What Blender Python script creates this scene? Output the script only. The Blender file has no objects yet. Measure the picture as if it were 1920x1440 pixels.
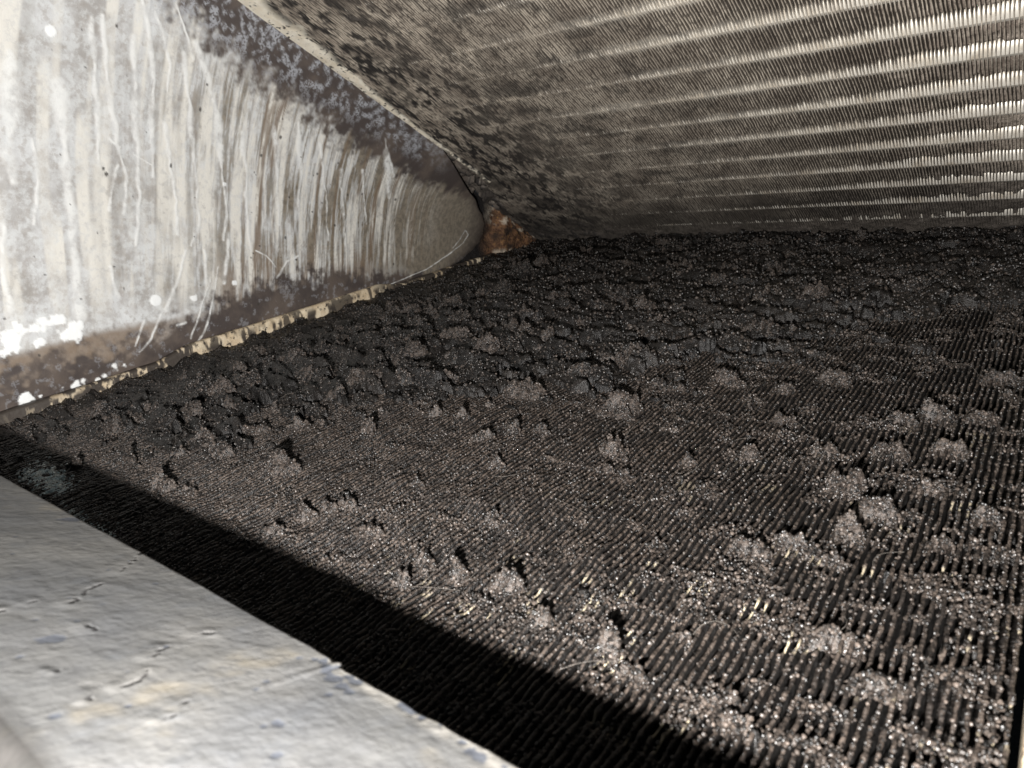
import bpy, math, random
import numpy as np
from mathutils import Matrix, Vector

# ------------------------------------------------------------------ camera, world, lamp, exposure
sc = bpy.context.scene
COL = sc.collection
A = math.radians(15.8004)                 # half the angle between the two coil slabs
CA, SA = math.cos(A), math.sin(A)
CAM = (0.38581, -0.54887, -0.05427)
cam_d = bpy.data.cameras.new('camera')
cam = bpy.data.objects.new('camera', cam_d); COL.objects.link(cam)
R = [[0.79791, 0.1036, -0.59381], [0.6012, -0.06561, 0.7964], [0.04355, -0.99245, -0.11463]]
cam.matrix_world = Matrix(((R[0][0], -R[0][1], -R[0][2], CAM[0]), (R[1][0], -R[1][1], -R[1][2], CAM[1]),
                           (R[2][0], -R[2][1], -R[2][2], CAM[2]), (0, 0, 0, 1)))
cam_d.sensor_width = 36.0; cam_d.lens = 25.256
cam_d.clip_start = 0.005; cam_d.clip_end = 50
cam_d.dof.use_dof = True; cam_d.dof.focus_distance = 0.30; cam_d.dof.aperture_fstop = 36.0
sc.camera = cam
w = bpy.data.worlds.new('World'); sc.world = w; w.use_nodes = True
w.node_tree.nodes['Background'].inputs['Color'].default_value = (0.72, 0.86, 1.0, 1)
w.node_tree.nodes['Background'].inputs['Strength'].default_value = 0.023
# the hand lamp the picture was lit with, held a little below and left of the lens
ld = bpy.data.lights.new('inspection_lamp', 'POINT'); ld.energy = 8.4; ld.shadow_soft_size = 0.0035
ld.color = (1.0, 0.972, 0.94)
lo = bpy.data.objects.new('inspection_lamp', ld); COL.objects.link(lo); lo.location = (0.380, -0.582, -0.0850)
sc.view_settings.view_transform = 'Standard'; sc.view_settings.look = 'None'
sc.view_settings.exposure = 0.0; sc.view_settings.gamma = 1.0
sc.cycles.max_bounces = 5; sc.cycles.diffuse_bounces = 3; sc.cycles.glossy_bounces = 2
sc.cycles.sample_clamp_indirect = 3.0

rng = np.random.default_rng(7); random.seed(7)

# ------------------------------------------------------------------ noise
def _hash(ix, iy, seed):
    with np.errstate(over='ignore'):
        h = ix.astype(np.uint32) * np.uint32(374761393) + iy.astype(np.uint32) * np.uint32(668265263) + np.uint32(seed * 1274126177 & 0xffffffff)
        h = (h ^ (h >> np.uint32(13))) * np.uint32(1274126177)
        h = h ^ (h >> np.uint32(16))
    return h.astype(np.float32) * np.float32(1 / 4294967295.0)
def vnoise(x, y, seed=0):
    fx, fy = np.floor(x), np.floor(y); ix, iy = fx.astype(np.int64), fy.astype(np.int64)
    u, v = (x - fx).astype(np.float32), (y - fy).astype(np.float32)
    u = u * u * (3 - 2 * u); v = v * v * (3 - 2 * v)
    a = _hash(ix, iy, seed); b = _hash(ix + 1, iy, seed); c = _hash(ix, iy + 1, seed); d = _hash(ix + 1, iy + 1, seed)
    return (a + (b - a) * u) * (1 - v) + (c + (d - c) * u) * v
def fbm(x, y, seed=0, octv=4, g=0.5):
    s = 0; amp = 1; t = 0
    for k in range(octv):
        s = s + amp * vnoise(x * 2 ** k + 17.3 * k, y * 2 ** k + 9.1 * k, seed + k); t += amp; amp *= g
    return s / t
def sm(a, b, x):
    t = np.clip((x - a) / (b - a), 0, 1); return t * t * (3 - 2 * t)

# ------------------------------------------------------------------ mesh helpers
def grid_faces(nu, nv):
    i = np.arange(nu - 1)[:, None] * nv + np.arange(nv - 1)[None, :]
    return np.stack([i, i + nv, i + nv + 1, i + 1], -1).reshape(-1, 4)
def mesh_from(name, co, faces, mat, smooth=True, attrs=None):
    me = bpy.data.meshes.new(name)
    co = np.ascontiguousarray(co, dtype=np.float32).reshape(-1, 3); faces = np.ascontiguousarray(faces, dtype=np.int32)
    n = faces.shape[1]
    me.vertices.add(len(co)); me.vertices.foreach_set('co', co.ravel())
    me.loops.add(faces.size); me.loops.foreach_set('vertex_index', faces.ravel())
    me.polygons.add(len(faces)); me.polygons.foreach_set('loop_start', np.arange(0, faces.size, n, dtype=np.int32))
    me.polygons.foreach_set('loop_total', np.full(len(faces), n, dtype=np.int32))
    me.polygons.foreach_set('use_smooth', np.full(len(faces), smooth, dtype=bool))
    for k, v in (attrs or {}).items():
        at = me.attributes.new(k, 'FLOAT', 'POINT'); at.data.foreach_set('value', np.ascontiguousarray(v, dtype=np.float32).ravel())
    me.materials.append(mat); me.update(calc_edges=True)
    return me
def link(name, me, parent=None, kind=None, label=None, cat=None, group=None):
    o = bpy.data.objects.new(name, me); COL.objects.link(o)
    if parent is not None: o.parent = parent
    if kind: o['kind'] = kind
    if label: o['label'] = label
    if cat: o['category'] = cat
    if group: o['group'] = group
    return o
def low(x, s, n):      # lower slab: along the tubes, away from the apex, out of its face
    return np.stack([x + 0 * s, -s * CA - n * SA, -s * SA + n * CA], -1)
def upp(x, s, n):      # upper slab
    return np.stack([x + 0 * s, -s * CA - n * SA, s * SA - n * CA], -1)

# ------------------------------------------------------------------ materials
class NT:
    def __init__(self, name):
        self.m = bpy.data.materials.new(name); self.m.use_nodes = True; self.t = self.m.node_tree
        self.b = self.t.nodes['Principled BSDF']
        self.tc = self.t.nodes.new('ShaderNodeNewGeometry')
    def n(self, typ, **kw):
        nd = self.t.nodes.new(typ)
        for k, v in kw.items(): setattr(nd, k, v)
        return nd
    def set(self, sock, val):
        if isinstance(val, bpy.types.NodeSocket): self.t.links.new(val, sock)
        elif isinstance(val, (tuple, list)): sock.default_value = (*val, 1) if len(val) == 3 and sock.type == 'RGBA' else val
        else: sock.default_value = val
    def noise(self, scale, detail=4, rough=0.55, vec=None, stretch=None, dist=0):
        nd = self.n('ShaderNodeTexNoise'); nd.inputs['Scale'].default_value = scale
        nd.inputs['Detail'].default_value = detail; nd.inputs['Roughness'].default_value = rough; nd.inputs['Distortion'].default_value = dist
        v = vec or self.tc.outputs['Position']
        if stretch:
            mp = self.n('ShaderNodeMapping'); self.set(mp.inputs['Vector'], v); mp.inputs['Scale'].default_value = stretch; v = mp.outputs['Vector']
        self.set(nd.inputs['Vector'], v); return nd.outputs['Fac']
    def ramp(self, f, a, b, va=0.0, vb=1.0):
        nd = self.n('ShaderNodeMapRange', interpolation_type='SMOOTHSTEP'); self.set(nd.inputs['Value'], f)
        nd.inputs['From Min'].default_value = a; nd.inputs['From Max'].default_value = b
        nd.inputs['To Min'].default_value = va; nd.inputs['To Max'].default_value = vb
        return nd.outputs['Result']
    def math(self, op, a, b=0.0):
        nd = self.n('ShaderNodeMath', operation=op); self.set(nd.inputs[0], a); self.set(nd.inputs[1], b); return nd.outputs[0]
    def mix(self, f, a, b):
        nd = self.n('ShaderNodeMix', data_type='RGBA'); self.set(nd.inputs[0], f); self.set(nd.inputs[6], a); self.set(nd.inputs[7], b); return nd.outputs[2]
    def attr(self, name):
        nd = self.n('ShaderNodeAttribute', attribute_name=name); return nd.outputs['Fac']
    def bump(self, h, dist, strength=1.0):
        nd = self.n('ShaderNodeBump'); nd.inputs['Distance'].default_value = dist; nd.inputs['Strength'].default_value = strength
        self.set(nd.inputs['Height'], h); self.t.links.new(nd.outputs['Normal'], self.b.inputs['Normal'])
    def out(self, col, rough=0.5, metal=0.0, spec=0.5):
        self.set(self.b.inputs['Base Color'], col); self.set(self.b.inputs['Roughness'], rough)
        self.set(self.b.inputs['Metallic'], metal); self.set(self.b.inputs['Specular IOR Level'], spec)
        return self.m

def dirt_material(name, bare=False, lift=1.0):
    t = NT(name)
    n1 = t.noise(90, 4, 0.6); n2 = t.noise(900, 3, 0.6); n3 = t.noise(35, 3)
    c = t.mix(t.ramp(n1, 0.35, 0.7), (0.0035, 0.0031, 0.0029), (0.0135, 0.0110, 0.0094))
    c = t.mix(t.ramp(n2, 0.5, 0.78, 0, 0.4), c, (0.055, 0.044, 0.037))
    c = t.mix(t.ramp(n3, 0.5, 0.72, 0, 0.5), c, (0.013, 0.0125, 0.013))
    if lift != 1.0:
        c = t.mix(t.ramp(n2, 0.35, 0.7, 0.05, 0.65), c, (0.135, 0.107, 0.090))
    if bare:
        c = t.mix(t.ramp(n2, 0.35, 0.68), (0.010, 0.0084, 0.0074), (0.112, 0.087, 0.071))   # dusty edges, lighter than the shaded sides
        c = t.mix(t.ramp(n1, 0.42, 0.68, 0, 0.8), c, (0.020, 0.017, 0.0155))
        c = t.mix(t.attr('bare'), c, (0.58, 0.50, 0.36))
        c = t.mix(t.ramp(t.attr('lit_edge'), 0.972, 0.99), (0.008, 0.0072, 0.0068), c)         # shade of the gaps painted on the fin sides
    t.bump(t.noise(1500, 3, 0.6), 0.0006, 0.9)
    return t.out(c, t.ramp(n2, 0.3, 0.7, 0.3, 0.55), 0.0, 0.55)
M_CRUST = dirt_material('matted_dirt')
M_CLUMP = dirt_material('lint_clump', False, 2.0)
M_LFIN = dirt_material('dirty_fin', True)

def grain_material():
    t = NT('dirt_grain')
    oi = t.n('ShaderNodeAttribute', attribute_name='tint', attribute_type='INSTANCER').outputs['Fac']
    c = t.mix(oi, (0.006, 0.0052, 0.0046), (0.13, 0.103, 0.086))
    return t.out(c, 0.42, 0.0, 0.65)
M_GRAIN = grain_material()

def upper_fin_material():
    t = NT('aluminium_fin_grimy')
    n1 = t.noise(60, 5, 0.6); n2 = t.noise(380, 4, 0.6); n3 = t.noise(24, 4, 0.6, stretch=(0.5, 1, 1))
    c = t.mix(t.ramp(n1, 0.35, 0.7), (0.40, 0.345, 0.285), (0.74, 0.66, 0.55))
    c = t.mix(t.ramp(n2, 0.5, 0.66, 0, 0.75), c, (0.13, 0.11, 0.092))
    c = t.mix(t.attr('clean'), c, (0.74, 0.69, 0.60))
    c = t.mix(t.math('MULTIPLY', t.ramp(t.attr('lit_edge'), 0.98, 0.93), 0.8), c, t.mix(t.attr('clean'), (0.085, 0.07, 0.06), (0.6, 0.57, 0.52)))  # sides darkened below the edge, painting shade into the fin gaps
    c = t.mix(t.math('MULTIPLY', t.ramp(n3, 0.58, 0.68), 0.4), c, (0.10, 0.085, 0.07))
    c = t.mix(t.attr('grime'), c, (0.040, 0.036, 0.034))
    return t.out(c, 0.5, 0.25, 0.5)
M_UFIN = upper_fin_material()

def lint_material():
    t = NT('grey_lint')
    n1 = t.noise(70, 4, 0.6); n2 = t.noise(700, 3, 0.6)
    c = t.mix(t.ramp(n1, 0.35, 0.7), (0.22, 0.18, 0.15), (0.46, 0.40, 0.34))
    c = t.mix(t.ramp(n2, 0.4, 0.7, 0, 0.6), c, (0.12, 0.10, 0.085))
    c = t.mix(t.attr('grime'), c, (0.040, 0.036, 0.034))
    t.bump(n2, 0.0008, 0.8)
    return t.out(c, 0.75, 0.0, 0.3)
M_LINT = lint_material()

def collar_material():
    t = NT('bright_aluminium_collar')
    c = t.mix(t.ramp(t.noise(120, 3), 0.4, 0.75), (0.86, 0.82, 0.74), (0.62, 0.55, 0.45))
    return t.out(c, 0.5, 0.3, 0.5)
M_COLLAR = collar_material()

def plate_material():
    t = NT('stained_end_plate')
    n1 = t.noise(45, 5, 0.6); n2 = t.noise(300, 4, 0.6); n3 = t.noise(14, 3)
    c = t.mix(t.ramp(n1, 0.34, 0.66), (0.40, 0.385, 0.37), (0.67, 0.68, 0.685))
    c = t.mix(t.ramp(t.noise(190, 5, 0.65), 0.40, 0.62, 0, 0.6), c, (0.74, 0.765, 0.77))
    c = t.mix(t.ramp(n2, 0.48, 0.66, 0, 0.45), c, (0.36, 0.325, 0.295))
    c = t.mix(t.attr('tan'), c, t.mix(t.ramp(n2, 0.35, 0.65), (0.17, 0.145, 0.11), (0.28, 0.24, 0.185)))
    c = t.mix(t.attr('brown'), c, (0.21, 0.15, 0.10))
    c = t.mix(t.math('MULTIPLY', t.attr('streak'), t.ramp(n2, 0.3, 0.55, 0.45, 0.95)), c, (0.82, 0.80, 0.74))
    c = t.mix(t.attr('grime'), c, t.mix(t.ramp(n1, 0.4, 0.65), (0.075, 0.062, 0.058), (0.13, 0.105, 0.09)))
    c = t.mix(t.math('MULTIPLY', t.attr('fleck'), t.ramp(t.noise(900, 3), 0.38, 0.52, 0.1, 0.9)), c, (0.42, 0.435, 0.47))
    c = t.mix(t.math('MULTIPLY', t.attr('drip'), t.ramp(n2, 0.3, 0.6, 0.5, 0.95)), c, (0.86, 0.87, 0.855))
    c = t.mix(t.attr('flake'), c, (0.93, 0.95, 0.95))
    c = t.mix(t.attr('speck'), c, (0.05, 0.045, 0.04))
    t.bump(t.math('ADD', t.math('MULTIPLY', n2, 0.5), n1), 0.0012, 0.35)
    return t.out(c, 0.55, 0.0, 0.35)
M_PLATE = plate_material()

def sheet_material():
    t = NT('weathered_painted_sheet')
    n1 = t.noise(38, 5, 0.6); n2 = t.noise(160, 4, 0.6, stretch=(1, 0.6, 1)); n3 = t.noise(60, 3); n4 = t.noise(700, 3)
    c = t.mix(t.ramp(n1, 0.35, 0.68), (0.235, 0.235, 0.232), (0.345, 0.336, 0.318))
    c = t.mix(t.ramp(n2, 0.52, 0.75, 0, 0.6), c, (0.23, 0.24, 0.255))
    c = t.mix(t.ramp(n3, 0.58, 0.74, 0, 0.7), c, (0.44, 0.385, 0.29))
    c = t.mix(t.ramp(t.noise(20, 4, 0.65), 0.42, 0.66, 0, 0.55), c, (0.205, 0.215, 0.235))
    c = t.mix(t.ramp(t.noise(420, 5, 0.75), 0.52, 0.68, 0, 0.6), c, (0.17, 0.17, 0.175))
    c = t.mix(t.attr('chip'), c, (0.15, 0.165, 0.20))
    c = t.mix(t.attr('pale'), c, (0.52, 0.495, 0.45))
    c = t.mix(t.attr('crack'), c, (0.06, 0.055, 0.055))
    c = t.mix(t.attr('dirt'), c, t.mix(t.ramp(n2, 0.4, 0.65), (0.008, 0.007, 0.006), (0.024, 0.021, 0.019)))  # brown dirt, with bend and wall painted darker to hold down lamp glare
    t.bump(t.math('ADD', t.math('MULTIPLY', n4, 0.6), n2), 0.0008, 0.14)
    return t.out(c, 0.68, 0.0, 0.3)
M_SHEET = sheet_material()

def strip_material(name, a, b, dark, lo, hi):
    t = NT(name)
    n1 = t.noise(140, 4, 0.6); n2 = t.noise(330, 5, 0.7)
    c = t.mix(t.ramp(n1, 0.35, 0.7), a, b)
    c = t.mix(t.attr('grime'), c, dark)
    c = t.mix(t.ramp(n2, lo, hi), c, dark)
    t.bump(n2, 0.001, 0.5)
    return t.out(c, 0.6, 0.0, 0.35)
M_STRIP = strip_material('tan_tube_sheet', (0.66, 0.53, 0.36), (0.84, 0.73, 0.55), (0.06, 0.05, 0.042), 0.55, 0.63)
M_CREAM = strip_material('cream_tube_sheet', (0.80, 0.72, 0.58), (0.88, 0.83, 0.72), (0.035, 0.034, 0.033), 0.57, 0.62)

def rust_material():
    t = NT('rusted_steel')
    n1 = t.noise(160, 4, 0.6); n2 = t.noise(500, 4, 0.6)
    c = t.mix(t.ramp(n1, 0.35, 0.68), (0.10, 0.058, 0.036), (0.25, 0.135, 0.075))
    c = t.mix(t.ramp(n2, 0.55, 0.72, 0, 0.8), c, (0.42, 0.23, 0.08))
    c = t.mix(t.ramp(n2, 0.47, 0.35), c, (0.09, 0.045, 0.03))
    c = t.mix(t.attr('pale'), c, (0.60, 0.52, 0.42))
    c = t.mix(t.attr('dark'), c, (0.022, 0.020, 0.020))  # outer part is added backing, coloured as the shadowed gap it fills
    t.bump(n2, 0.002, 0.9)
    return t.out(c, 0.85, 0.0, 0.2)
M_RUST = rust_material()

def chalk_material():
    t = NT('chalky_deposit')
    c = t.mix(t.ramp(t.noise(260, 4, 0.6), 0.4, 0.6), (0.55, 0.68, 0.72), (0.86, 0.90, 0.88))
    return t.out(c, 0.6, 0.0, 0.3)
M_CHALK = chalk_material()

# ------------------------------------------------------------------ setting: the pan floor under everything
nx = 60
gx, gy = np.meshgrid(np.linspace(-0.05, 0.60, nx), np.linspace(-0.75, 0.06, nx), indexing='ij')
gz = -0.178 + 0.004 * fbm(gx / 0.02, gy / 0.02, 91)
link('pan_floor', mesh_from('pan_floor', np.stack([gx, gy, gz], -1), grid_faces(nx, nx), M_CRUST), kind='structure')

t_ = NT('pale_fibre'); M_LINTY = t_.out((0.14, 0.125, 0.11), 0.6)
# ------------------------------------------------------------------ lower coil, clogged with dirt
def empty(name, label, cat, loc=(0, 0, 0)):
    o = bpy.data.objects.new(name, None); COL.objects.link(o); o.location = loc; o.empty_display_size = 0.02
    o['label'] = label; o['category'] = cat
    return o
dirty = empty('finned_coil', 'lower finned coil clogged with clumpy black dirt, facing the pale fin bank above it', 'coil')

PITCH = 0.00175
def wave(x, s):
    amp = 0.00002 + 0.00008 * sm(0.27, 0.37, x)
    return amp * np.sin(6.2832 * s / 0.0095 + 5 * fbm(x / 0.05, s / 0.05, 5)) + 0.0003 * (fbm(x / 0.03, s / 0.03, 6, 2) - 0.5)
def und(x, s):          # slow unevenness of the whole face
    return 0.0030 * (fbm(x / 0.022, s / 0.020, 9, 3) - 0.5)
def fin_show(x, s):
    sb = 0.355 - (x - 0.2) * 0.95
    return sm(-0.08, 0.05, s - sb + 0.10 * (fbm(x / 0.05, s / 0.03, 8, 3) - 0.5))
def crust_h(x, s):
    v = fin_show(x, s)
    c1 = fbm(x / 0.010, s / 0.0048, 21, 4)
    c2 = fbm(x / 0.0032, s / 0.0030, 22, 2)
    thr = 0.25 + 0.58 * v
    m = sm(thr - 0.035, thr + 0.035, c1) 
    m = np.maximum(m, (0.8 - 0.8 * v) * sm(0.74, 0.82, c2))
    p = s / 0.0085 + 2.2 * fbm(x / 0.035, s / 0.03, 23, 3)
    fr = p - np.floor(p)
    saw = (1 - fr) * sm(0.0, 0.06, fr) * sm(0.34, 0.62, vnoise(x / 0.011 + 13 * np.floor(p), np.floor(p), 24))
    big = fbm(x / 0.028, s / 0.02, 25, 3)
    top = 0.0003 + (1 - v) * (0.0005 + 0.0068 * saw + 0.004 * (big - 0.45)) + v * 0.0003
    top = top + 0.0016 * (c2 - 0.5) + 0.0009 * (vnoise(x / 0.0013, s / 0.0013, 27) - 0.5)
    gap = -0.0062 - 0.0030 * v + 0.002 * c2
    seam = 0.0075 * sm(0.035, 0.0, s) * fbm(x / 0.02, s / 0.5, 28, 4)
    top = top * (0.45 + 0.55 * sm(0.02, 0.11, x)) - 0.0022 * sm(0.20, 0.10, x) * sm(0.405, 0.435, s)
    return gap + (top - gap) * m + seam + und(x, s)

# fins, one object each
ss = np.concatenate([np.arange(0.005, 0.20, 0.0016), np.arange(0.20, 0.34, 0.0011), np.arange(0.34, 0.4785, 0.0008)])
ns = len(ss)
NF = 221
for i in range(NF):
    x0 = 0.0015 + PITCH * i
    xx = np.full(ns, x0)
    cx = x0 + wave(xx, ss)
    k1 = vnoise(ss / 0.0016 + 31.7 * i, xx * 0, 31); k2 = vnoise(ss / 0.0011 + 11.3 * i, xx * 0, 32); k3 = vnoise(ss / 0.006 + 7.7 * i, xx * 0, 33)
    bare = sm(0.70, 0.75, fbm(xx / 0.006, ss / 0.007, 34, 3)) * sm(0.26, 0.38, x0 + 0.9 * (ss - 0.40))
    hw = (0.00020 + 0.00026 * k1) * (1 - bare) + 0.00017 * bare
    hw2 = (0.00020 + 0.00026 * k2) * (1 - bare) + 0.00017 * bare
    top = und(xx, ss) + 0.0007 * (k3 - 0.5) + 0.0005 * (k2 - 0.5) - 0.0006 * bare
    prof = [(-0.00012 + 0 * ss, -0.0100 + 0 * ss), (-hw * 1.05, top - 0.00022), (0 * ss + 0.1 * (k1 - .5) * hw, top), (hw2 * 1.05, top - 0.00022), (0.00012 + 0 * ss, -0.0100 + 0 * ss)]
    co = np.stack([low(cx + a, ss, b) for a, b in prof], 1)
    me = mesh_from('fin', co, grid_faces(ns, 5), M_LFIN, True, {'bare': np.repeat(bare, 5), 'lit_edge': np.tile([0, 1, 1, 1, 0], ns)})
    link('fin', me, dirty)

# matted dirt between and over the fins
cxs = np.concatenate([np.arange(0.0005, 0.24, 0.00066), np.arange(0.24, 0.3870, 0.00042)])
css = np.concatenate([np.arange(0.0, 0.20, 0.0012), np.arange(0.20, 0.34, 0.0007), np.arange(0.34, 0.4785, 0.00056)])
gx, gs = np.meshgrid(cxs, css, indexing='ij')
hh = crust_h(gx, gs)
s_edge = 0.003 + 0.005 * (fbm(gx / 0.012, gx * 0, 29, 4) - 0.5)
link('dirt_crust', mesh_from('dirt_crust', low(gx, np.maximum(gs, s_edge), hh), grid_faces(len(cxs), len(css)), M_CRUST), dirty, kind='stuff')

# clumps of lint standing up from the face
CL= [(0.222, 0.3334, 0.0189, 0.0044), (0.2643, 0.3319, 0.0144, 0.0063), (0.2661, 0.3392, 0.0159, 0.0028), (0.2406, 0.3651, 0.0055, 0.0035), (0.249, 0.362, 0.0077, 0.0024), (0.279, 0.3645, 0.0101, 0.0035), (0.2866, 0.3783, 0.0141, 0.0019), (0.2353, 0.4092, 0.0073, 0.002), (0.2015, 0.3637, 0.0071, 0.003), (0.2138, 0.3614, 0.005, 0.003), (0.1875, 0.3851, 0.0079, 0.0038), (0.1434, 0.3478, 0.019, 0.0054), (0.1626, 0.3418, 0.0104, 0.0039), (0.1829, 0.293, 0.015, 0.0036), (0.2706, 0.3099, 0.0181, 0.003), (0.2331, 0.3737, 0.0092, 0.0024), (0.2671, 0.3918, 0.0048, 0.0014), (0.2505, 0.3885, 0.0067, 0.0022), (0.1233, 0.3078, 0.0187, 0.0035), (0.1482, 0.2872, 0.0161, 0.0032), (0.2912, 0.299, 0.0149, 0.0036), (0.3117, 0.2994, 0.0066, 0.0023), (0.3247, 0.2834, 0.0115, 0.0025), (0.3195, 0.325, 0.0086, 0.0026), (0.3363, 0.3429, 0.0085, 0.0028), (0.3165, 0.3531, 0.0079, 0.003), (0.3527, 0.3376, 0.009, 0.0027), (0.3598, 0.308, 0.009, 0.0039), (0.3662, 0.3308, 0.0089, 0.0025), (0.347, 0.3639, 0.0097, 0.0042), (0.3564, 0.3733, 0.009, 0.0033), (0.3523, 0.3845, 0.0062, 0.0036), (0.3658, 0.3563, 0.0067, 0.0024), (0.3039, 0.3644, 0.0066, 0.0028), (0.374, 0.2695, 0.0107, 0.0028), (0.3519, 0.317, 0.0089, 0.0021), (0.3712, 0.3044, 0.008, 0.0025), (0.3354, 0.4025, 0.0104, 0.0028), (0.3436, 0.3959, 0.0098, 0.0024), (0.3527, 0.386, 0.0062, 0.0026), (0.3522, 0.3981, 0.0059, 0.0014), (0.3591, 0.4241, 0.0095, 0.0019), (0.3674, 0.4313, 0.0083, 0.0021), (0.3461, 0.4479, 0.0056, 0.0017), (0.3501, 0.4511, 0.0045, 0.0027), (0.3701, 0.3796, 0.006, 0.0019), (0.378, 0.3659, 0.0057, 0.0019), (0.2912, 0.4382, 0.0088, 0.0031), (0.2777, 0.4399, 0.0064, 0.0042), (0.2656, 0.4389, 0.008, 0.0024), (0.3215, 0.4447, 0.0076, 0.0032), (0.3292, 0.4493, 0.0055, 0.0027), (0.3052, 0.4444, 0.0056, 0.0023), (0.2423, 0.4355, 0.0087, 0.0023), (0.2171, 0.4376, 0.0078, 0.003), (0.2213, 0.4327, 0.0075, 0.0026), (0.2151, 0.4482, 0.009, 0.0023), (0.271, 0.415, 0.0086, 0.0021), (0.2672, 0.4481, 0.0064, 0.0023), (0.3335, 0.4352, 0.0042, 0.0015), (0.3151, 0.4074, 0.0051, 0.0015), (0.1523, 0.4472, 0.0089, 0.0051), (0.1482, 0.4226, 0.0097, 0.0049), (0.1816, 0.4211, 0.0144, 0.0045), (0.1413, 0.4019, 0.0125, 0.0038), (0.1651, 0.4449, 0.0087, 0.0025), (0.1144, 0.4396, 0.012, 0.0031), (0.1555, 0.3922, 0.0104, 0.003), (0.2239, 0.4292, 0.011, 0.0023), (0.0909, 0.3702, 0.0174, 0.0036), (0.0953, 0.4024, 0.0137, 0.0033), (0.071, 0.4161, 0.0139, 0.0028), (0.1141, 0.348, 0.015, 0.0036), (0.1059, 0.3911, 0.0115, 0.0028), (0.1283, 0.4281, 0.008, 0.0026)]
CLUMPS = [c for c in CL if c[0] > 0.03]
while len(CLUMPS) < 297:
    x = rng.uniform(0.035, 0.38); s = rng.uniform(0.03, 0.465)
    fv = float(fin_show(np.array(x), np.array(s)))
    if rng.random() > 0.95 - 0.85 * fv or (s < 0.22 and rng.random() < 0.5): continue
    ww = rng.uniform(0.006, 0.017) * (1.25 - 0.75 * fv); CLUMPS.append((x, s, ww, ww * rng.uniform(0.17 - 0.06 * fv, 0.30 - 0.05 * fv)))
grain_pts = []
NU, NV = 23, 13
for k, (x0, s0, wd, ht) in enumerate(CLUMPS):
    ht = min(ht * 1.35, 0.0066); wd = wd * 1.1 if k < 80 else wd * 0.85; dp = 0.24 * wd + 0.75 * ht
    u, v = np.meshgrid(np.linspace(-1, 1, NU), np.linspace(0, 1, NV), indexing='ij')
    sd = 100 + k
    ridge = np.maximum(1 - np.abs(u) ** 3, 0) ** 0.8 * np.clip(0.15 + 1.6 * fbm(u * wd / 0.006 + 50 * k, v * 0.7, sd, 4, 0.6), 0.1, 1.5)
    # v: 0 front foot .. 0.7 crest .. 1 tucked under behind
    rise = np.where(v < 0.7, sm(0, 0.72, v) ** 0.8, 1 - 1.25 * ((v - 0.7) / 0.3) ** 1.6)
    arc = 0.35 * dp * u ** 2
    sfwd = np.where(v < 0.7, (0.55 - v / 0.7) * dp, -0.45 * dp + 0.30 * dp * ((v - 0.7) / 0.3) ** 2) + arc * rng.uniform(0.2, 1.1) + rng.uniform(-0.25, 0.25) * dp * u
    n = ht * ridge * rise - 0.0008
    jit = fbm(u * wd / 0.0024 + 7 * k, v * dp / 0.0024, sd, 3) - 0.5 + 1.1 * (np.abs(fbm(u * wd / 0.006 + 3 * k, v * dp / 0.006, sd + 1, 2) - 0.5) * -4 + 0.4)
    n = n + 0.0026 * jit * np.minimum(1, ridge) * (rise > 0.05)
    xx = x0 + u * wd * 0.5 + 0.0016 * (fbm(u * 3 + 3 * k, v * 4, sd + 3, 2) - 0.5)
    s_ = s0 + sfwd + 0.0016 * (fbm(u * 4 + 5 * k, v * 3, sd + 5, 2) - 0.5)
    n = n + np.maximum(crust_h(np.full(1, x0), np.full(1, s0 + 0.3 * dp)), und(np.full(1, x0), np.full(1, s0)) - 0.0005)
    pc = low(xx, s_, n)
    link('dirt_clump', mesh_from('dirt_clump', pc, grid_faces(NU, NV), M_CLUMP if fin_show(np.array(x0), np.array(s0)) > 0.35 or k % 3 else M_CRUST), dirty)
    m = int(40 + 1300000 * wd * (dp + ht))
    iu = rng.uniform(0, NU - 1.001, m); iv = rng.uniform(0, (NV - 1) * 0.8, m)
    a, b = iu.astype(int), iv.astype(int); fa, fb = (iu - a)[:, None], (iv - b)[:, None]
    P = pc[a, b] * (1 - fa) * (1 - fb) + pc[a + 1, b] * fa * (1 - fb) + pc[a, b + 1] * (1 - fa) * fb + pc[a + 1, b + 1] * fa * fb
    grain_pts.append((P, rng.uniform(0.00022, 0.00050, m), np.clip(rng.normal(rng.uniform(0.02, 0.30) if fin_show(np.array(x0), np.array(s0)) > 0.35 else rng.uniform(0.05, 0.28), 0.30, m), 0, 1)))

# loose grains on fins and crust, instanced
m = 190000
x = 0.001 + 0.3855 * rng.random(m) ** 0.8; s = 0.476 - 0.47 * rng.random(m) ** 1.25
h = crust_h(x, s); keep = (h > -0.0016 + und(x, s)) & (rng.random(m) < 0.25 + 0.75 * sm(0.42, 0.62, fbm(x / 0.012, s / 0.008, 40, 3)))
x, s, h = x[keep], s[keep], h[keep]
grain_pts.append((low(x, s, h + 0.0001), rng.uniform(0.00020, 0.00050, len(x)) * (1 + 0.7 * sm(0.36, 0.2, s)), np.clip(rng.normal(0.10, 0.20, len(x)), 0, 1)))
m = 100000
i = rng.integers(0, NF, m); s = 0.476 - 0.47 * rng.random(m) ** 1.25; x = 0.0015 + PITCH * i
x = x + wave(x, s) + rng.normal(0, 0.00018, m); k3 = vnoise(s / 0.006 + 7.7 * i, x * 0, 33)
keep = (fbm(x / 0.012, s / 0.007, 34, 3) < 0.62) | (rng.random(m) < 0.25)
x, s, k3 = x[keep], s[keep], k3[keep]
grain_pts.append((low(x, s, und(x, s) + 0.0007 * (k3 - 0.5) - 0.0001 - np.abs(rng.normal(0, 0.00012, len(x)))), rng.uniform(0.00018, 0.00042, len(x)), np.clip(rng.normal(0.17, 0.28, len(x)), 0, 1)))

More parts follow.
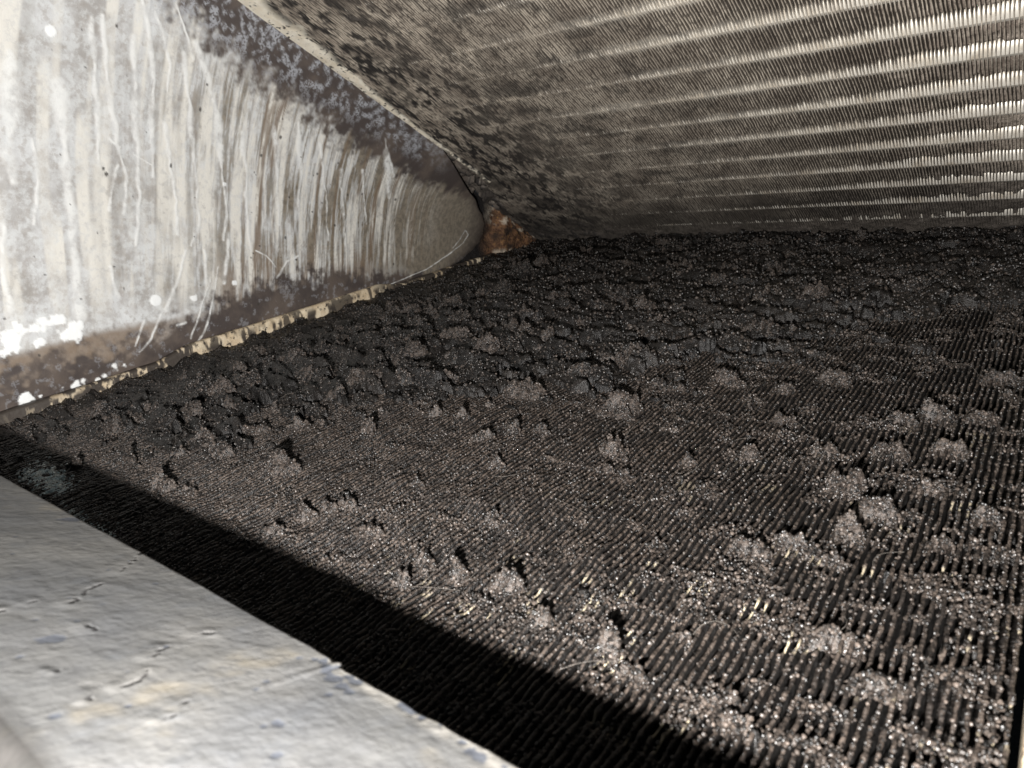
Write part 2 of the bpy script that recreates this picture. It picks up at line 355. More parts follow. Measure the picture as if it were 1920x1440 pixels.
m = 240000        # beads bridging the gaps between fins
x = 0.001 + 0.3855 * rng.random(m) ** 0.8; s = 0.476 - 0.30 * rng.random(m) ** 1.1
br = fbm(x / 0.009, s / 0.005, 95, 4); keep = (br > 0.625 - 0.030 * sm(0.34, 0.42, s) * sm(0.2, 0.33, x)) & (fin_show(x, s) > 0.3)
x, s, br = x[keep], s[keep], br[keep]
grain_pts.append((low(x, s, und(x, s) - 0.0012 + 0.010 * (br - 0.59) * rng.random(len(x))), rng.uniform(0.00022, 0.00050, len(x)), np.clip(rng.normal(0.20, 0.28, len(x)), 0, 1)))

def grain_tree(name, mat, sub=1):
    g = bpy.data.node_groups.new(name, 'GeometryNodeTree')
    g.interface.new_socket('Geometry', in_out='INPUT', socket_type='NodeSocketGeometry')
    g.interface.new_socket('Geometry', in_out='OUTPUT', socket_type='NodeSocketGeometry')
    N = g.nodes.new; Lk = g.links.new
    gi, go = N('NodeGroupInput'), N('NodeGroupOutput')
    ico = N('GeometryNodeMeshIcoSphere'); ico.inputs['Radius'].default_value = 1; ico.inputs['Subdivisions'].default_value = 2
    sp = N('GeometryNodeSetPosition'); nz = N('ShaderNodeTexNoise'); nz.inputs['Scale'].default_value = 1.3
    ps = N('GeometryNodeInputPosition'); vm = N('ShaderNodeVectorMath'); vm.operation = 'SUBTRACT'; vm.inputs[1].default_value = (0.5, 0.5, 0.5)
    vs = N('ShaderNodeVectorMath'); vs.operation = 'SCALE'; vs.inputs['Scale'].default_value = 1.3
    Lk(ps.outputs[0], nz.inputs['Vector']); Lk(nz.outputs['Color'], vm.inputs[0]); Lk(vm.outputs[0], vs.inputs[0])
    Lk(ico.outputs['Mesh'], sp.inputs['Geometry']); Lk(vs.outputs[0], sp.inputs['Offset'])
    sm_ = N('GeometryNodeSetMaterial'); sm_.inputs['Material'].default_value = mat; Lk(sp.outputs[0], sm_.inputs['Geometry'])
    ip = N('GeometryNodeInstanceOnPoints'); Lk(gi.outputs[0], ip.inputs['Points']); Lk(sm_.outputs[0], ip.inputs['Instance'])
    na = N('GeometryNodeInputNamedAttribute'); na.data_type = 'FLOAT'; na.inputs['Name'].default_value = 'rad'
    Lk(na.outputs['Attribute'], ip.inputs['Scale'])
    rv = N('FunctionNodeRandomValue'); rv.data_type = 'FLOAT_VECTOR'; rv.inputs[1].default_value = (6.28, 6.28, 6.28)
    Lk(rv.outputs[0], ip.inputs['Rotation']); Lk(ip.outputs[0], go.inputs[0])
    return g
def grains(name, P, r, tint, mat, parent):
    me = bpy.data.meshes.new(name); me.vertices.add(len(P)); me.vertices.foreach_set('co', np.ascontiguousarray(P, dtype=np.float32).ravel())
    for k, v in (('rad', r), ('tint', tint)):
        at = me.attributes.new(k, 'FLOAT', 'POINT'); at.data.foreach_set('value', np.ascontiguousarray(v, dtype=np.float32))
    me.materials.append(mat)
    o = link(name, me, parent, kind='stuff')
    md = o.modifiers.new('grains', 'NODES'); md.node_group = grain_tree(name, mat)
    return o
P = np.concatenate([g[0] for g in grain_pts]); r_ = np.concatenate([g[1] for g in grain_pts]); tn = np.concatenate([g[2] for g in grain_pts])
grains('dirt_grains', P, r_, tn, M_GRAIN, dirty)

# a few loose lint fibres lying over the face
fv, ff = [], []
for k in range(70):
    L_ = rng.uniform(0.004, 0.016); n_ = 9; a0 = rng.uniform(0, 6.28); cv = rng.normal(0, 1.6)
    x0 = 0.386 * rng.random() ** 0.7; s0 = 0.47 - 0.33 * rng.random() ** 1.2
    q = np.linspace(0, 1, n_); an = a0 + cv * q
    xs_ = np.clip(x0 + np.cumsum(np.cos(an)) * L_ / n_, 0.002, 0.386); sl = np.clip(s0 + np.cumsum(np.sin(an)) * L_ / n_, 0.01, 0.475)
    nl = und(xs_, sl) + 0.0007 + 0.0018 * rng.random() * np.sin(q * 3.14) + np.maximum(crust_h(xs_, sl) - und(xs_, sl), 0)
    for j in range(3):
        fv.append(low(xs_ + 0.00006 * math.cos(2.1 * j), sl, nl + 0.00006 * math.sin(2.1 * j)))
    b = (len(fv) - 3) * n_
    for j in range(3):
        i_ = np.arange(n_ - 1); ff.append(np.stack([b + j * n_ + i_, b + j * n_ + i_ + 1, b + (j + 1) % 3 * n_ + i_ + 1, b + (j + 1) % 3 * n_ + i_], 1))
link('lint_fibres', mesh_from('lint_fibres', np.concatenate(fv), np.concatenate(ff), M_LINTY), dirty, kind='stuff')

# pale chalky deposit near the left end, in the shade of the pan edge
m = 2600; q = rng.random(m)
x = 0.066 + 0.100 * q + rng.normal(0, 0.0025 + 0.0035 * q, m); s = 0.4565 + 0.018 * q + rng.normal(0, 0.0025, m)
keep = fbm(x / 0.006, s / 0.004, 61, 3) > 0.36
x, s = x[keep], s[keep]
grains('chalk_deposit', low(x, s, np.maximum(crust_h(x, s), -0.001) + 0.0004), rng.uniform(0.0003, 0.0007, len(x)), x * 0 + 1, M_CHALK, dirty)

# tube sheets at the two ends of the lower coil
def strip(name, f, s0, s1, mat, parent, grime, nseg=420, label=None):
    """f(s, k) gives the k-th profile point; the strip runs along s"""
    s = np.linspace(s0, s1, nseg); K = 15
    co = np.stack([f(s, k / (K - 1)) for k in range(K)], 1)
    g = np.stack([grime(s, k / (K - 1)) for k in range(K)], 1)
    return link(name, mesh_from(name, co, grid_faces(nseg, K), mat, True, {'grime': g}), parent, label=label)
def prof_left(s, k):
    # outer foot, up the back, over the rolled top, down the face
    top = 0.0088 * (1 - 0.45 * sm(0.345, 0.37, s)) * (1 - 0.5 * sm(0.205, 0.18, s)) + 0.0010 * (fbm(s / 0.02, s * 0, 71, 3) - 0.5)
    xs = np.interp(k, [0, 0.35, 0.45, 0.6, 1], [-0.002, -0.002, -0.001, 0.003, 0.0034]); nn = np.interp(k, [0, 0.35, 0.45, 0.6, 1], [0, 0.9, 1, 0.95, -0.3])
    return low(xs + 0.0012 * (fbm(s / 0.02, s * 0, 72, 2) - 0.5), s, nn * top)
def grime_left(s, k):
    clean = np.maximum(sm(0.185, 0.215, s) * sm(0.350, 0.335, s), 0.7 * sm(0.62, 0.66, fbm(s / 0.004, s * 0 + 4 * k, 99, 4)) * sm(0.10, 0.2, s))
    spots = sm(0.50, 0.60, fbm(s / 0.006, s * 0 + k * 2, 73, 3))
    fl = sm(0.62, 0.66, fbm(s / 0.003, s * 0 + k * 4, 74, 3)) * sm(0.45, 0.40, s)
    edge = np.maximum(sm(0.55, 0.75, k) * spots, 0.9 * sm(0.3, 0.65, k) * sm(0.52, 0.58, fbm(s / 0.004, s * 0 + k * 1.2, 98, 4)))
    return np.clip(1 - np.maximum(clean * (1 - edge), 0.9 * fl), 0, 1)
strip('tube_sheet', prof_left, 0.07, 0.47, M_STRIP, dirty, grime_left, 900, label='cream and grimy metal edge along the left end of the lower coil')
def prof_right(s, k):
    xs = np.interp(k, [0, 0.45, 0.55, 1], [0.3886, 0.3886, 0.3892, 0.402]); nn = np.interp(k, [0, 0.45, 0.55, 1], [-0.012, 0.0020, 0.0026, 0.0026])
    return low(xs + 0 * s, s, nn + 0.0004 * (vnoise(s / 0.01, s * 0, 75) - 0.5))
strip('tube_sheet', prof_right, 0.02, 0.4785, M_STRIP, dirty, lambda s, k: 0.25 * fbm(s / 0.01, s * 0 + 3 * k, 76, 3), label='bare tan metal edge along the right end of the lower coil')

# ------------------------------------------------------------------ upper coil, paler
pale = empty('finned_coil', 'upper finned coil with bright tube rows showing between pale dusty fins', 'coil')
BAND = [0.0295 + 0.0236 * k for k in range(15)]
def plate_x(s, t):
    return 0.0365 * sm(0, 0.17, s) * np.clip(t, 0, 1) ** 4
def up_grime(x, s):
    g = sm(0.115, 0.035, s + 0.07 * (fbm(x / 0.03, s / 0.02, 41, 3) - 0.5)) * 0.75
    g = np.maximum(g, sm(0.24, 0.04, x) * sm(0.24, 0.06, s) * sm(0.34, 0.58, fbm(x / 0.02, s / 0.012, 42, 4)) * 0.9)
    g = np.maximum(g, sm(0.19, 0.06, x) * 1.0 * sm(0.47, 0.60, fbm(x / 0.0042, s / 0.008, 43, 5, 0.65)))
    g = np.maximum(g, 0.7 * sm(0.32, 0.15, x) * sm(0.50, 0.70, fbm(x / 0.012, s / 0.009, 44, 5, 0.65)))
    return np.clip(g, 0, 1)
def band_clean(x, s):
    d = np.abs((s - BAND[0] - 0.002) / 0.0236 - np.round((s - BAND[0] - 0.002) / 0.0236)) * 0.0236
    return sm(0.0050, 0.0024, d + 0.003 * (fbm(x / 0.006, s / 0.006, 49, 3) - 0.5)) * sm(0.12, 0.27, x + 0.08 * (fbm(x / 0.05, s / 0.02, 50, 3) - 0.5)) * sm(0.06, 0.17, s) * 0.75 * (0.25 + 0.9 * sm(0.3, 0.65, fbm(x / 0.03, s / 0.012, 39, 3)))
ufx = np.arange(0.0062, 0.4035, 0.0015)
sg = np.linspace(0, 0.17, 300); pg = plate_x(sg, np.ones(300))
for j, x0 in enumerate(ufx):
    smax = 0.366
    if x0 < 0.0372: smax = float(np.interp(x0 - 0.0008, pg, sg))
    elif x0 < 0.046: smax = 0.366
    if smax < 0.02: continue
    n_ = max(20, int((smax - 0.004) / 0.0018)); s = np.linspace(0.004, smax, n_); xx = np.full(n_, x0)
    cx = x0 + 0.0009 * (fbm(xx / 0.02, s / 0.03, 45, 2) - 0.5) + 0.0003 * (vnoise(s / 0.008 + 3.3 * j, xx * 0, 46) - 0.5)
    k1 = vnoise(s / 0.003 + 5.1 * j, xx * 0, 47)
    hw = 0.00013 + 0.00012 * k1; top = 0.0007 * (vnoise(s / 0.004 + 9.9 * j, xx * 0, 48) - 0.5)
    co = np.stack([upp(cx + a, s, b) for a, b in ((-hw, -0.0105 + 0 * s), (-hw, top), (hw, top), (hw, -0.0105 + 0 * s))], 1)
    link('fin', mesh_from('fin', co, grid_faces(n_, 4), M_UFIN, False, {'grime': np.repeat(up_grime(xx, s), 4), 'lit_edge': np.tile([0, 1, 1, 0], n_), 'clean': np.repeat(band_clean(xx, s), 4)}), pale)
# lint between the fins, open over the tube rows
lx = np.concatenate([np.arange(0.004, 0.20, 0.0010), np.arange(0.20, 0.404, 0.00075)]); ls = np.arange(0.003, 0.364, 0.0013)
gx, gs = np.meshgrid(lx, ls, indexing='ij')
base = -0.0034 + 0.0026 * (fbm(gx / 0.008, gs / 0.006, 51, 3) - 0.5) + 0.0012 * (vnoise(gx / 0.0015, gs / 0.002, 52) - 0.5)
gr = up_grime(gx, gs)
base = base + 0.0026 * sm(0.45, 0.95, gr) + 0.0020 * sm(0.05, 0.0, gs)
op = np.zeros_like(gx)
for k, b in enumerate(BAND):
    d = np.abs(gs - b - 0.0018 + 0.0010 * (vnoise(gx / 0.004, gx * 0 + k, 53) - 0.5))
    hole = sm(0.0042, 0.0030, d)
    if k < 3: hole = hole * sm(0.66, 0.76, vnoise(gx / 0.0022, gx * 0 + 5 * k, 54)) * sm(0.12, 0.28, gx)
    else: hole = hole * np.maximum(sm(0.30, 0.40, vnoise(gx / 0.006, gx * 0 + 7 * k, 55)), sm(0.26, 0.34, gx)) * (1 - 0.9 * sm(0.62, 0.70, vnoise(gx / 0.0045, gx * 0 + 3 * k, 93)) * sm(0.24, 0.10, gs)) * (0.15 + 0.85 * sm(0.07, 0.16, gs))
    op = np.maximum(op, hole)
base = base - 0.012 * op
link('lint', mesh_from('lint', upp(gx, gs, base), grid_faces(len(lx), len(ls)), M_LINT, True, {'grime': gr}), pale, kind='stuff')
th = np.linspace(0, 2 * math.pi, 17)
for b in BAND:
    x = np.linspace(0.05, 0.404, 3)
    co = np.stack([upp(x, b + 0.0054 * math.sin(a) + 0 * x, -0.0062 + 0.0054 * math.cos(a) + 0 * x) for a in th], 1)
    link('tube', mesh_from('tube', co, grid_faces(3, 17), M_COLLAR), pale)
# cream tube sheet beside the end plate
def prof_cream(s, k):
    wd = (0.0155 * sm(0.20, 0.33, s) + 0.0038) * (0.8 + 0.5 * (fbm(s / 0.012, s * 0, 56, 3) - 0.4))
    xs = 0.0362 + wd * k; nn = 0.0012 - 0.002 * k ** 3 + 0.0006 * (fbm(s / 0.006, s * 0 + 3 * k, 57, 2) - 0.5)
    return upp(xs, s, nn)
strip('tube_sheet', prof_cream, 0.125, 0.40, M_CREAM, pale, lambda s, k: np.clip(sm(0.6, 1.0, k + 0.5 * (fbm(s / 0.008, s * 0 + 2 * k, 58, 3) - 0.5)) * 0.9 + 0.8 * sm(0.21, 0.16, s) * sm(0.4, 0.55, fbm(s / 0.004, s * 0 + k, 59, 2)), 0, 1), label='chipped cream metal edge along the left end of the upper coil')

# ------------------------------------------------------------------ end plate between the two slabs
DRIPS= [(0.0012, [(0.3897, 0.067), (0.3868, 0.0486), (0.3852, 0.0371), (0.3836, 0.0205), (0.3821, 0.0032)]), (0.0012, [(0.385, 0.0695), (0.3813, 0.0476), (0.3782, 0.034), (0.3759, 0.0246), (0.3727, 0.01), (0.369, 0.0002), (0.3691, -0.0104), (0.3701, -0.0185)]), (0.0012, [(0.3733, 0.0047), (0.3754, -0.0047), (0.3766, -0.0179)]), (0.0015, [(0.3712, 0.0644), (0.368, 0.0462), (0.3665, 0.0266), (0.364, 0.0089), (0.3623, -0.0121), (0.3633, -0.0258), (0.3641, -0.034)]), (0.0013, [(0.3704, 0.0804), (0.3649, 0.0707), (0.3613, 0.0576), (0.3592, 0.0459), (0.3588, 0.0333), (0.357, 0.0155), (0.3555, 0.0024)]), (0.0008, [(0.3638, 0.0779), (0.3577, 0.0704), (0.3526, 0.0574), (0.3515, 0.0452)]), (0.0013, [(0.3511, 0.0298), (0.3475, 0.0118), (0.3431, -0.0096), (0.3413, -0.0263)]), (0.0013, [(0.3466, 0.0638), (0.342, 0.05), (0.3377, 0.0326), (0.3338, 0.0142), (0.3311, -0.0051), (0.3292, -0.0164), (0.3337, -0.0314)]), (0.0019, [(0.3425, 0.0697), (0.3345, 0.0594), (0.3277, 0.0481), (0.3221, 0.0331), (0.3184, 0.0169)]), (0.0011, [(0.3184, 0.0169), (0.3156, 0.0029), (0.3132, -0.0116), (0.3145, -0.0267)]), (0.0007, [(0.355, 0.0826), (0.3469, 0.071), (0.3417, 0.0626)]), (0.0032, [(0.4206, 0.044), (0.4197, 0.0221), (0.4204, 0.0036), (0.4184, -0.0101)]), (0.0032, [(0.4013, 0.0356), (0.3983, 0.0126), (0.3969, -0.0067), (0.3946, -0.0214), (0.3937, -0.0417), (0.3918, -0.0703)]), (0.0012, [(0.3775, -0.0459), (0.3751, -0.0565), (0.3733, -0.0605)]), (0.0014, [(0.3367, -0.0346), (0.3413, -0.0493), (0.3458, -0.0611), (0.3488, -0.0669)]), (0.0015, [(0.3258, -0.0337), (0.3254, -0.0515)]), (0.0019, [(0.3112, -0.0234), (0.3142, -0.051)]), (0.0006, [(0.3176, -0.0421), (0.3209, -0.0573), (0.3242, -0.0726), (0.3291, -0.0847)]), (0.0004, [(0.3225, -0.0484), (0.3306, -0.0726), (0.3338, -0.0831)]), (0.0006, [(0.3518, -0.0699), (0.3577, -0.0842), (0.3629, -0.0897)]), (0.0004, [(0.3604, -0.0728), (0.3656, -0.0868)]), (0.002, [(0.2088, 0.0421), (0.1986, 0.027), (0.192, 0.0139)]), (0.0009, [(0.2138, 0.0476), (0.1943, 0.0277)]), (0.0007, [(0.1171, -0.0147), (0.1086, -0.0056), (0.1047, 0.0003), (0.0999, -0.0026), (0.1047, -0.0094), (0.1199, -0.019), (0.1465, -0.0332), (0.1794, -0.0447), (0.2046, -0.0552), (0.2281, -0.0631)]), (0.0008, [(0.2936, -0.0311), (0.2862, -0.0336), (0.2804, -0.0397)]), (0.0011, [(0.4116, 0.01), (0.4094, -0.0087), (0.4107, -0.0283)]), (0.0017, [(0.4236, -0.0297), (0.4231, -0.0536), (0.4214, -0.0682)]), (0.0013, [(0.3077, 0.0332), (0.3022, 0.0109), (0.2992, -0.0191), (0.2971, -0.0313)]), (0.0016, [(0.2888, 0.0398), (0.2817, 0.0172), (0.2779, -0.0137)]), (0.0013, [(0.2747, 0.0455), (0.2659, 0.0198), (0.2644, -0.0057)]), (0.0014, [(0.2366, 0.0245), (0.2288, -0.0014), (0.2254, -0.0255)]), (0.0009, [(0.2569, 0.0369), (0.245, 0.01), (0.2405, -0.0199)]), (0.0009, [(0.2203, 0.0271), (0.2082, -0.0061)]), (0.0008, [(0.3662, 0.0112), (0.3566, 0.0076)]), (0.0007, [(0.378, 0.0166), (0.3728, 0.0138)]), (0.0013, [(0.2785, -0.0461), (0.2709, -0.0358), (0.263, -0.0319)]), (0.0006, [(0.343, -0.0756), (0.3369, -0.0741)])]
BLOBS= [(0.354, -0.0622, 0.0029), (0.4058, 0.0573, 0.0022), (0.4218, -0.0817, 0.0067), (0.4163, -0.0781, 0.0056), (0.4085, -0.0768, 0.0062), (0.4015, -0.0743, 0.0053), (0.3944, -0.0756, 0.0045), (0.4098, -0.0832, 0.0033), (0.3969, -0.0795, 0.0045), (0.3938, -0.1053, 0.0031), (0.3999, -0.1065, 0.0027), (0.4184, -0.1108, 0.0031), (0.4151, -0.1106, 0.0027), (0.4094, -0.1097, 0.0013), (0.3745, -0.0977, 0.0027), (0.3704, -0.0965, 0.0022), (0.3798, -0.1016, 0.0022), (0.3825, -0.1042, 0.0018), (0.3901, -0.1037, 0.0022), (0.3321, -0.0607, 0.0022), (0.3074, -0.0507, 0.0018), (0.3157, 0.0043, 0.0013)]
TI = [0, .05, .104, .22, .338, .52, .7, .8, .889, .935, .994, 1.0]; SI = [.130, .112, .0994, .086, .0778, .0748, .0762, .085, .1032, .1326, .178, .182]
nt, ng = 340, 600
t = np.linspace(0.008, 1.0, nt)[:, None] * np.ones((1, ng))
q = np.linspace(0, 1, ng)[None, :] * np.ones((nt, 1))
s0 = np.interp(t, TI, SI) + 0.0012 * (fbm(t / 0.05, t * 0, 62, 3) - 0.5)
s = s0 + (0.462 - s0) * q ** 0.9
ph = (t * 2 - 1) * A
y_ = s * np.cos(ph); z_ = s * np.sin(ph)
px = plate_x(s, t) - 0.006 * np.exp(-(s - s0) / 0.010) * sm(1.0, 0.9, t) + 0.0005 * (fbm(y_ / 0.03, z_ / 0.03, 63, 3) - 0.5)
px = px - 0.003 * sm(0.07, 0.0, t)
def seg_mask(width_list, yy, zz, soft=0.35, wob=0.0016):
    best = np.zeros_like(yy)
    wy = yy + wob * (fbm(yy / 0.008, zz / 0.008, 64, 3) - 0.5) * 2
    for hw, pts in width_list:
        ys = [p[0] for p in pts]; zs = [p[1] for p in pts]; pad = hw * 2.5 + 0.003
        box = (yy > min(ys) - pad) & (yy < max(ys) + pad) & (zz > min(zs) - pad) & (zz < max(zs) + pad)
        if not box.any(): continue
        Y, Z = wy[box], zz[box]; d = np.full(Y.shape, 9.0)
        for (a, b), (c, e) in zip(pts[:-1], pts[1:]):
            vx, vy = c - a, e - b; L2 = vx * vx + vy * vy + 1e-12
            u = np.clip(((Y - a) * vx + (Z - b) * vy) / L2, 0, 1)
            d = np.minimum(d, np.hypot(Y - a - u * vx, Z - b - u * vy))
        hwv = hw * (0.35 + 0.85 * vnoise(Z / 0.009, Y * 0, 65))
        best[box] = np.maximum(best[box], sm(hwv * (1 + soft), hwv * (1 - soft), d))
    return best
n_mid = fbm(y_ / 0.02, z_ / 0.02, 66, 4); n_fine = fbm(y_ / 0.004, z_ / 0.004, 67, 4)
drip = seg_mask(DRIPS, y_, z_, 0.75, 0.0012) * (0.45 + 0.55 * sm(0.3, 0.55, n_fine))
flake = np.zeros_like(y_)
for k, (by, bz, br) in enumerate(BLOBS):
    d = np.hypot(y_ - by, (z_ - bz)) / br
    if k in (0, 1): f = sm(1.15, 0.95, d + 0.15 * (n_fine - 0.5))
    else: f = sm(1.0, 0.6, d + 2.6 * (n_fine - 0.46))
    flake = np.maximum(flake, f)
# fine runs down the right half of the plate
lean = y_ - 0.03 * z_
st = fbm(lean / 0.0034, z_ / 0.045, 68, 4, 0.75); st2 = fbm(lean / 0.0055, z_ / 0.09, 69, 2)
zone = sm(0.125, 0.205, y_) * sm(0.40, 0.29, y_) * sm(0.13, 0.26, t) * sm(0.93, 0.80, t)
streak = np.clip(sm(0.48, 0.68, st) * zone + 0.95 * sm(0.50, 0.66, st2) * sm(0.26, 0.32, y_) * (0.4 + 0.6 * sm(0.35, 0.6, n_mid)) * sm(0.1, 0.3, t), 0, 1)
tan = np.clip(1.0 * sm(0.27, 0.13, y_ + 0.03 * (st - 0.5)) + 0.75 * zone * sm(0.5, 0.38, st) + 0.2 * sm(0.55, 0.7, n_mid), 0, 0.95)
brown = 0.75 * sm(0.62, 0.72, fbm(lean / 0.007, z_ / 0.1, 77, 2)) * zone
brown = np.maximum(brown, 0.8 * sm(0.36, 0.16, t + 0.10 * (st - 0.5)) * sm(0.46, 0.60, fbm(lean / 0.0045, z_ / 0.03, 85, 3)) * sm(0.18, 0.22, y_) * sm(0.36, 0.30, y_))
brown = np.maximum(brown, 0.85 * sm(0.14, 0.115, t + 0.03 * (n_mid - 0.5)) * sm(0.30, 0.38, s))
tb = np.interp(s, [0.10, 0.18, 0.23, 0.29, 0.36, 0.40, 0.46], [0.88, 0.77, 0.80, 0.83, 0.90, 0.97, 1.05])
grime = sm(-0.035, 0.05, t - tb + 0.16 * (n_fine - 0.5) + 0.05 * (st - 0.5))
lowb = np.interp(s, [0.09, 0.15, 0.20, 0.24, 0.30, 0.34, 0.38, 0.45], [0.03, 0.05, 0.14, 0.20, 0.18, 0.12, 0.085, 0.095])
grime = np.maximum(grime, sm(0.035, -0.03, t - lowb + 0.14 * (n_fine - 0.5) + 0.12 * (st - 0.5) * sm(0.36, 0.30, s)))
grime = np.maximum(grime, 0.85 * sm(0.040, 0.002, s - s0 + 0.012 * (n_fine - 0.5)))
fleck = sm(0.53, 0.60, fbm(y_ / 0.0020, z_ / 0.0026, 78, 4) + 0.04) * sm(0.85, 0.94, t) * sm(0.15, 0.2, s) * sm(0.46, 0.40, s) * 0.9
fleck = np.maximum(fleck, 0.5 * sm(0.60, 0.66, fbm(y_ / 0.003, z_ / 0.003, 79, 4)) * grime * sm(0.3, 0.1, t) * 0.7)
speck = np.zeros_like(y_)
for _ in range(110):
    by, bz, br = rng.uniform(0.17, 0.44), rng.uniform(-0.09, 0.09), rng.uniform(0.0003, 0.0008) * rng.uniform(0.5, 1.3)
    d = np.hypot(y_ - by, (z_ - bz) * rng.uniform(0.6, 1.2)) / br
    speck = np.maximum(speck, 0.85 * sm(1.3, 0.7, d + 0.8 * (n_fine - 0.5)))
co = np.stack([px + 0.00025 * drip + 0.0003 * flake - 0.0002 * grime, -y_, z_], -1)
rim = co[:, :1].copy(); rim[..., 0] -= 0.004; rim[..., 1] -= 0.001   # turned-back edge at the rounded tip
co = np.concatenate([rim, co], 1)
at = {k: np.concatenate([v[:, :1], v], 1) for k, v in dict(drip=drip, flake=flake, streak=streak, tan=tan, brown=brown, grime=grime, fleck=fleck, speck=speck).items()}
link('end_plate', mesh_from('end_plate', co, grid_faces(nt, ng + 1), M_PLATE, True, at),
     label='wedge shaped metal end plate with whitish drip streaks and a rounded tip', cat='end plate')

# ------------------------------------------------------------------ rusted bracket where the slabs meet, with added dark backing
nb = 110
t = np.linspace(-0.05, 1.16, nb)[:, None] * np.ones((1, nb)); s = np.linspace(0.0, 0.205, nb)[None, :] * np.ones((nb, 1))
ph = (t * 2 - 1) * A
bx = 0.0035 + 0.004 * (fbm(s / 0.008, t / 0.25, 82, 4) - 0.5) - 0.008 * sm(0.055, 0.07, s)
pal = sm(0.46, 0.56, fbm(s / 0.004, t / 0.15, 83, 4)) * np.maximum(sm(0.70, 0.90, t), sm(0.22, 0.06, t))
front = np.stack([bx, -s * np.cos(ph), s * np.sin(ph)], -1); back = front.copy(); back[..., 0] = -0.006
F = grid_faces(nb, nb); ring = np.concatenate([np.arange(nb) * nb + nb - 1]); nfv = nb * nb
side = np.stack([ring[:-1], ring[:-1] + nfv, ring[1:] + nfv, ring[1:]], 1)
link('rusty_bracket', mesh_from('rusty_bracket', np.concatenate([front.reshape(-1, 3), back.reshape(-1, 3)]), np.concatenate([F, F[:, ::-1] + nfv, side]), M_RUST, True, {'pale': np.tile(pal.ravel(), 2), 'dark': np.tile(np.maximum(sm(0.060, 0.082, s + 0.012 * (fbm(s / 0.01, t / 0.3, 96, 3) - 0.5)), 0.75 * sm(0.52, 0.66, fbm(s / 0.007, t / 0.22, 97, 3))).ravel(), 2)}),
     label='orange rusted metal bracket in the corner where both finned coils meet', cat='bracket')

# ------------------------------------------------------------------ drain pan edge in the foreground
CRACKS= [[(0.2321, -0.474), (0.2356, -0.4779), (0.2394, -0.4808)], [(0.2411, -0.4827), (0.2432, -0.4844)], [(0.2488, -0.4901), (0.2491, -0.4917), (0.2505, -0.4936), (0.2529, -0.496), (0.2557, -0.4983)], [(0.2539, -0.5084), (0.2534, -0.5071)], [(0.2521, -0.5036), (0.2517, -0.5024)], [(0.2804, -0.4947), (0.282, -0.4965), (0.2829, -0.4978)], [(0.2867, -0.5001), (0.2876, -0.5017), (0.2892, -0.5036), (0.2896, -0.5055)], [(0.3008, -0.5037), (0.3006, -0.5048), (0.3006, -0.5056)], [(0.2808, -0.5097), (0.2798, -0.5101)], [(0.2887, -0.5086), (0.2908, -0.5101)], [(0.2662, -0.5002), (0.2688, -0.5001)], [(0.2794, -0.4862), (0.279, -0.4874)], [(0.2989, -0.5019), (0.2983, -0.5012)]]
CHIPS= [(0.3042, -0.4813, 0.0009), (0.3069, -0.4821, 0.0007), (0.309, -0.4823, 0.0006), (0.3078, -0.485, 0.0005), (0.2972, -0.4794, 0.0005), (0.3016, -0.4808, 0.0005), (0.3166, -0.4784, 0.0009), (0.319, -0.4792, 0.0007), (0.3208, -0.4794, 0.0005), (0.3104, -0.4956, 0.0006), (0.3099, -0.4972, 0.0005), (0.2994, -0.4897, 0.0004), (0.3005, -0.4922, 0.0003), (0.3328, -0.4811, 0.0011), (0.3307, -0.4807, 0.0005), (0.3163, -0.4998, 0.0005), (0.2924, -0.5148, 0.0005), (0.269, -0.5063, 0.0011), (0.2002, -0.4769, 0.0013)]
T6 = math.tan(math.radians(7.5))
X = np.concatenate([np.arange(-0.15, 0.10, 0.004), np.arange(0.10, 0.40, 0.0004), np.arange(0.40, 0.55, 0.004)])
wdt = 0.0415
pr = [(0.0010, -0.020), (0.0008, -0.006), (0.0006, -0.0016), (0.0003, -0.0004)]            # (back of edge): y offset, z offset
for d in np.linspace(0, wdt, 96): pr.append((-d, d * T6))
for a in np.linspace(0.1, 1, 10):
    an = a * math.radians(80); pr.append((-wdt - 0.003 * math.sin(an), wdt * T6 - 0.003 * (1 - math.cos(an)) + 0.0003 * math.sin(an)))
ly, lz = pr[-1]
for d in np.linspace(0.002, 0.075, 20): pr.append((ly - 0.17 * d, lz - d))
pr = np.array(pr); K = len(pr)
gx = X[:, None] * np.ones((1, K)); oy = pr[:, 0][None, :] + 0 * gx; oz = pr[:, 1][None, :] + 0 * gx
bite = 0.0011 * sm(0.2975, 0.3005, gx) + 0.0009 * (fbm(gx / 0.004, gx * 0, 84, 3) - 0.5) * sm(0.28, 0.30, gx) - 0.0012 * sm(0.0012, 0.0, np.abs(gx - 0.3005))
yy = -0.47593 - 0.02142 * (gx - 0.25) + oy - bite * np.exp(oy / 0.012) + 0.0003 * (fbm(gx / 0.02, gx * 0, 85, 2) - 0.5)
zz = -0.11212 - 0.00987 * (gx - 0.25) + oz
topm = (np.arange(K) > 3) & (np.arange(K) < 101)
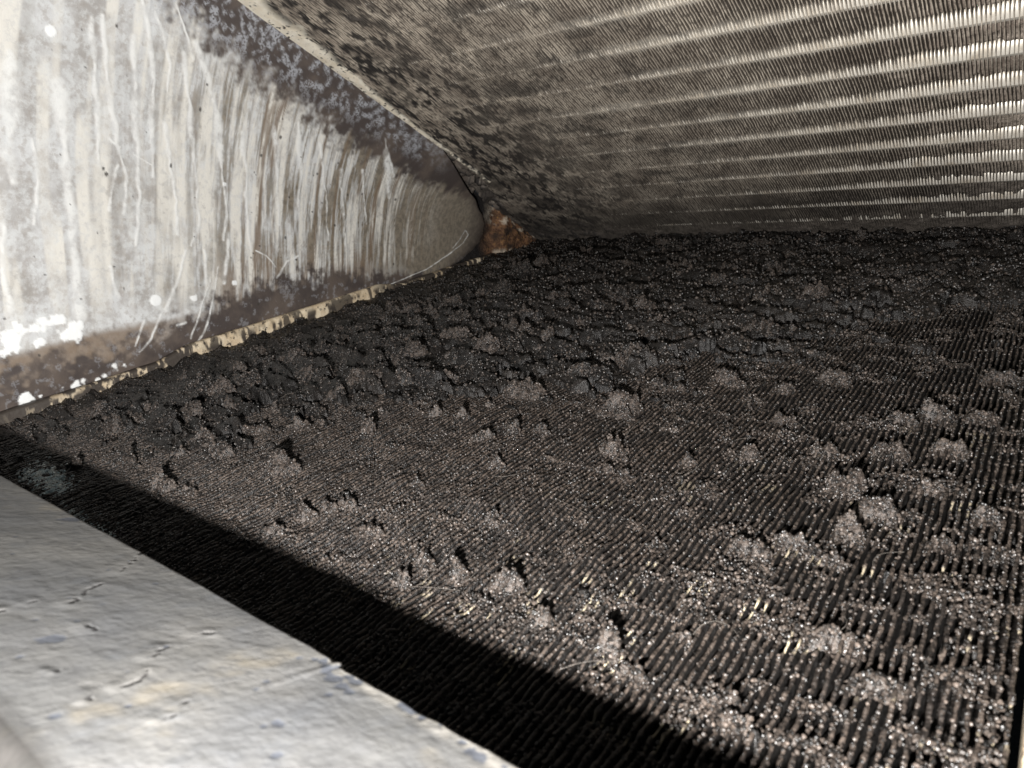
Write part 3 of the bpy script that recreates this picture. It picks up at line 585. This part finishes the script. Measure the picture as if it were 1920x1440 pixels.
rel = 0.0002 * (fbm(gx / 0.03, yy / 0.02, 86, 3) - 0.5) + 0.00010 * (fbm(gx / 0.006, yy / 0.004, 87, 3) - 0.5) + 0.00005 * (fbm(gx / 0.0018, yy / 0.0016, 88, 2) - 0.5)
CR2 = []
for c in CRACKS:          # break each crack into a jagged run of short splits
    pts = []
    for (a, b), (c_, d) in zip(c[:-1], c[1:]):
        n_ = max(2, int(math.hypot(c_ - a, d - b) / 0.0007))
        pts += [(a + (c_ - a) * i_ / n_ + rng.normal(0, 0.00018), b + (d - b) * i_ / n_ + rng.normal(0, 0.00028)) for i_ in range(n_)]
    pts.append(c[-1])
    CR2 += [(0.00010 + 0.00022 * rng.random(), pts[q_:q_ + 2]) for q_ in range(len(pts) - 1) if rng.random() < 0.85]
crack = seg_mask(CR2, gx, yy, 0.5, 0.0003)
lift = seg_mask([(0.0016, [(x_ - 0.0006, y__ - 0.0009) for x_, y__ in c]) for c in CRACKS], gx, yy, 0.9, 0.0006)
chip = np.zeros_like(gx)
nz = fbm(gx / 0.0022, yy / 0.0022, 89, 3)
for _ in range(26): CHIPS.append((rng.uniform(0.20, 0.345), rng.uniform(-0.515, -0.478), rng.uniform(0.00015, 0.00035)))
for _ in range(14): CHIPS.append((rng.uniform(0.295, 0.345), rng.uniform(-0.4815, -0.477), rng.uniform(0.0003, 0.0008)))
for cx_, cy_, cr_ in CHIPS:
    d = np.hypot(gx - cx_, (yy - cy_)) / (cr_ * 1.7)
    chip = np.maximum(chip, sm(1.0, 0.7, d + 1.8 * (nz - 0.48)))
palef = np.clip(sm(0.004, 0.0005, -oy) * sm(0.293, 0.302, gx) * (0.5 + sm(0.4, 0.6, nz)), 0, 1) * (1 - chip)
zz = zz + topm[None, :] * (rel - 0.00016 * crack + 0.00010 * lift - 0.00004 * chip)
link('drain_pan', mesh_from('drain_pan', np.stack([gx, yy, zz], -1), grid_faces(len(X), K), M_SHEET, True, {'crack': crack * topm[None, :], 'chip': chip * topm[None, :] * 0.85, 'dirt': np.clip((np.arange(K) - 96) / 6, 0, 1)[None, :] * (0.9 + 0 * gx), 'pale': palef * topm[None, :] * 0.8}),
     label='pale grey sheet metal pan edge with small cracks in the lower left foreground', cat='drain pan')
